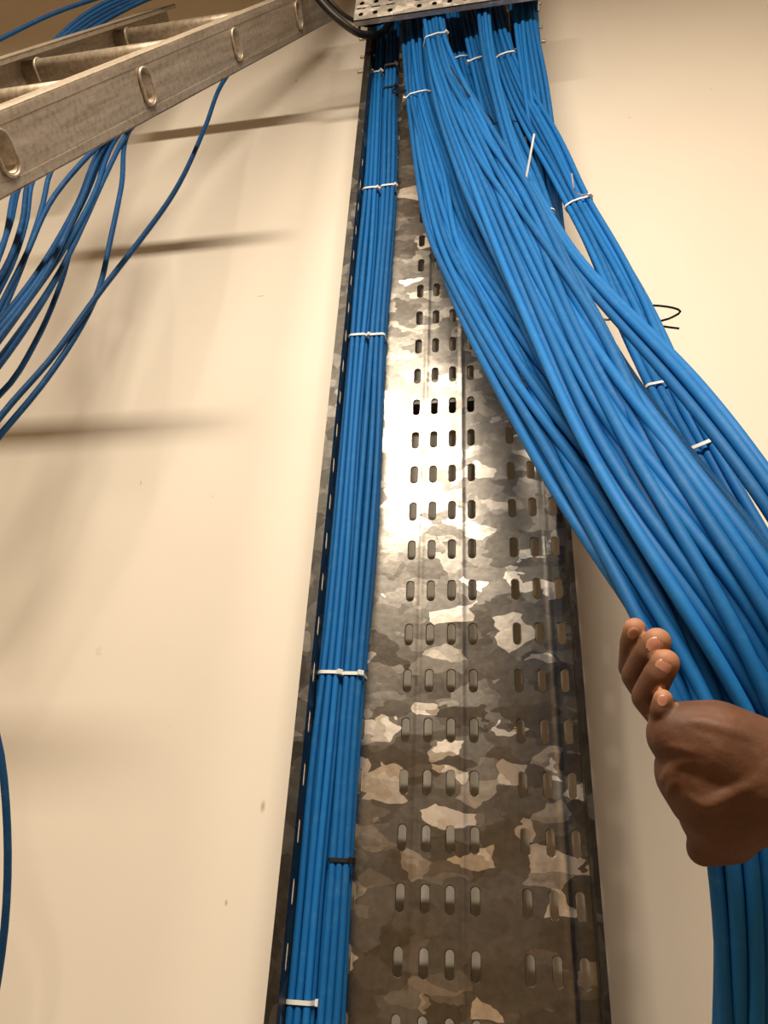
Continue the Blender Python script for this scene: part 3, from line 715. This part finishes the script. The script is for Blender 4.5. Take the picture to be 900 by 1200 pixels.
def hand():
    bm = bmesh.new(); balls = []
    def ball(p, r):
        balls.append((np.array(p, float), float(r)))
        bmesh.ops.create_icosphere(bm, subdivisions=3, radius=float(r), matrix=Matrix.Translation(tuple(map(float, p))))
    def chain(pts, n=10):                                            # (px, py, depth, radius in metres)
        Q = [np.append(at(x, y, z), r) for x, y, z, r in pts]
        for a, b in zip(Q[:-1], Q[1:]):
            for i in range(n + 1):
                q = a + (b - a)*i/n; ball(q[:3], q[3])
    MZ = .322
    def surf(px, py):
        d = ray(px, py); best = 9.
        for c, r in balls:
            oc = CAM - c; A_ = d @ d; B_ = oc @ d; C_ = oc @ oc - r*r; D_ = B_*B_ - A_*C_
            if D_ > 0: best = min(best, (-B_ - math.sqrt(D_)) / A_)
        return best
    # forearm, wrist, back of the hand
    chain([(1750, 1020, MZ+.07, .042), (1450, 985, MZ+.045, .040), (1190, 950, MZ+.02, .034), (1040, 925, MZ+.005, .0295), (930, 915, MZ, .0255), (880, 908, MZ, .0248)], 26)
    chain([(885, 905, MZ, .0240), (838, 876, MZ+.002, .0205), (812, 866, MZ+.004, .0165), (797, 862, MZ+.006, .0145)])
    chain([(880, 918, MZ, .0240), (838, 925, MZ+.002, .0210), (816, 906, MZ+.004, .0178)])
    chain([(870, 930, MZ+.002, .0220), (847, 952, MZ+.004, .0190), (838, 978, MZ+.006, .0115)])
    chain([(850, 970, MZ+.004, .0150), (824, 995, MZ+.005, .0072)])
    # knuckles, tendons and veins standing out a little on the back of the hand
    def ridge(pts, r, sink=.55):
        Q = catmull([(x, y, 0) for x, y in pts], 14)
        todo = [(at(x, y, surf(x, y) + r*sink), r*(.6 + .4*math.sin(math.pi*(i+.5)/14))) for i, (x, y, _) in enumerate(Q) if surf(x, y) < 5]
        for c, r_ in todo: ball(c, r_)
    ridge([(778, 914), (788, 902), (800, 893), (815, 890)], .0032)
    ridge([(806, 930), (830, 942), (856, 930), (885, 918)], .0040)
    ridge([(786, 856), (815, 850), (850, 858), (885, 872)], .0048, .75)
    ridge([(784, 930), (790, 915), (788, 900)], .0026)
    ridge([(780, 872), (800, 876), (826, 884)], .0034, .7)
    # fingers: tip, last joint, middle joint at the left edge, root in the hand
    tips = []
    for pts in ([(744, 737, .362, .0055), (741, 752, .364, .0060), (739, 782, .370, .0062), (768, 818, .362, .0066), (800, 862, .342, .0090)],
                [(770, 752, .351, .0067), (760, 767, .352, .0071), (746, 792, .358, .0073), (775, 834, .352, .0076), (804, 868, .336, .0100)],
                [(780, 777, .338, .0064), (771, 792, .338, .0069), (758, 817, .343, .0071), (786, 850, .338, .0074), (808, 880, .328, .0100)],
                [(777, 819, .328, .0044), (774, 832, .327, .0047), (777, 848, .329, .0050), (790, 876, .328, .0065)]):
        chain(pts, 12); tips.append(pts)
    # thumb closing on the far side of the bundle
    chain([(806, 890, .340, .0110), (792, 872, .372, .0100), (806, 846, .405, .0098), (838, 806, .432, .0094), (866, 770, .440, .0078)], 12)
    me = bpy.data.meshes.new('hand_rough'); bm.to_mesh(me); bm.free()
    tmp = bpy.data.objects.new('hand_rough', me); COL.objects.link(tmp)
    md = tmp.modifiers.new('r', 'REMESH'); md.mode = 'VOXEL'; md.voxel_size = .0011
    sm = tmp.modifiers.new('s', 'SMOOTH'); sm.factor = .5; sm.iterations = 4
    dg = bpy.context.evaluated_depsgraph_get(); dg.update()
    me2 = bpy.data.meshes.new_from_object(tmp.evaluated_get(dg)); me2.name = 'person'
    bpy.data.objects.remove(tmp, do_unlink=True)
    co = np.empty(len(me2.vertices)*3); me2.vertices.foreach_get('co', co); co = co.reshape(-1, 3)
    val = np.zeros(len(co))
    for pts in tips:
        t = at(*pts[0][:3]); j = at(*pts[1][:3]); ax = t - j; L = np.linalg.norm(ax); ax /= L
        s = (co - j) @ ax; dd = np.linalg.norm(co - t, axis=1)
        val = np.maximum(val, np.clip((s - .5*L)/(L*.9), 0, 1) * (dd < pts[0][3]*1.5))
    a = me2.attributes.new('tip', 'FLOAT', 'POINT'); a.data.foreach_set('value', val.astype(np.float32))
    me2.polygons.foreach_set('use_smooth', [True]*len(me2.polygons)); me2.materials.clear(); me2.materials.append(M_SKIN)
    o = bpy.data.objects.new('person', me2); COL.objects.link(o)
    tag(o, 'bare hand and forearm of a person reaching in from the right, gripping the cable bundle', 'person')
    # fingernails: small domed plates lying on the finger ends
    for pts, (nx, ny), (wa, wb) in zip(tips, ((742, 739), (767, 755), (776, 781), (776, 822)), ((.0036, .0042), (.0046, .0052), (.0044, .0050), (.0028, .0034))):
        t = at(*pts[0][:3]); j = at(*pts[1][:3]); ax = t - j; ax /= np.linalg.norm(ax)
        out = CAM - t; out -= ax*(out @ ax); out /= np.linalg.norm(out); side = np.cross(out, ax)
        c0 = at(nx, ny, pts[0][2]); c0 = t + ax*((c0 - t) @ ax)
        r = pts[0][3]*1.0; verts = []; faces = []
        for i in range(0, 6):
            for jn in range(16):
                a_ = 2*math.pi*jn/16; f_ = i/5
                x, y = wa*f_*math.cos(a_), wb*f_*math.sin(a_)
                h = math.sqrt(max(0, r*r*1.05 - x*x)) - (.0016 if f_ > .99 else 0) - max(0, y)**2*55
                verts.append(c0 + side*x + ax*y + out*h)
        for i in range(5):
            for jn in range(16):
                k = (jn+1) % 16; faces.append((i*16+jn, i*16+k, (i+1)*16+k, (i+1)*16+jn))
        mesh_obj('fingernail', verts, faces, M_NAIL, o, smooth=True)
hand()
bpy.context.view_layer.update()
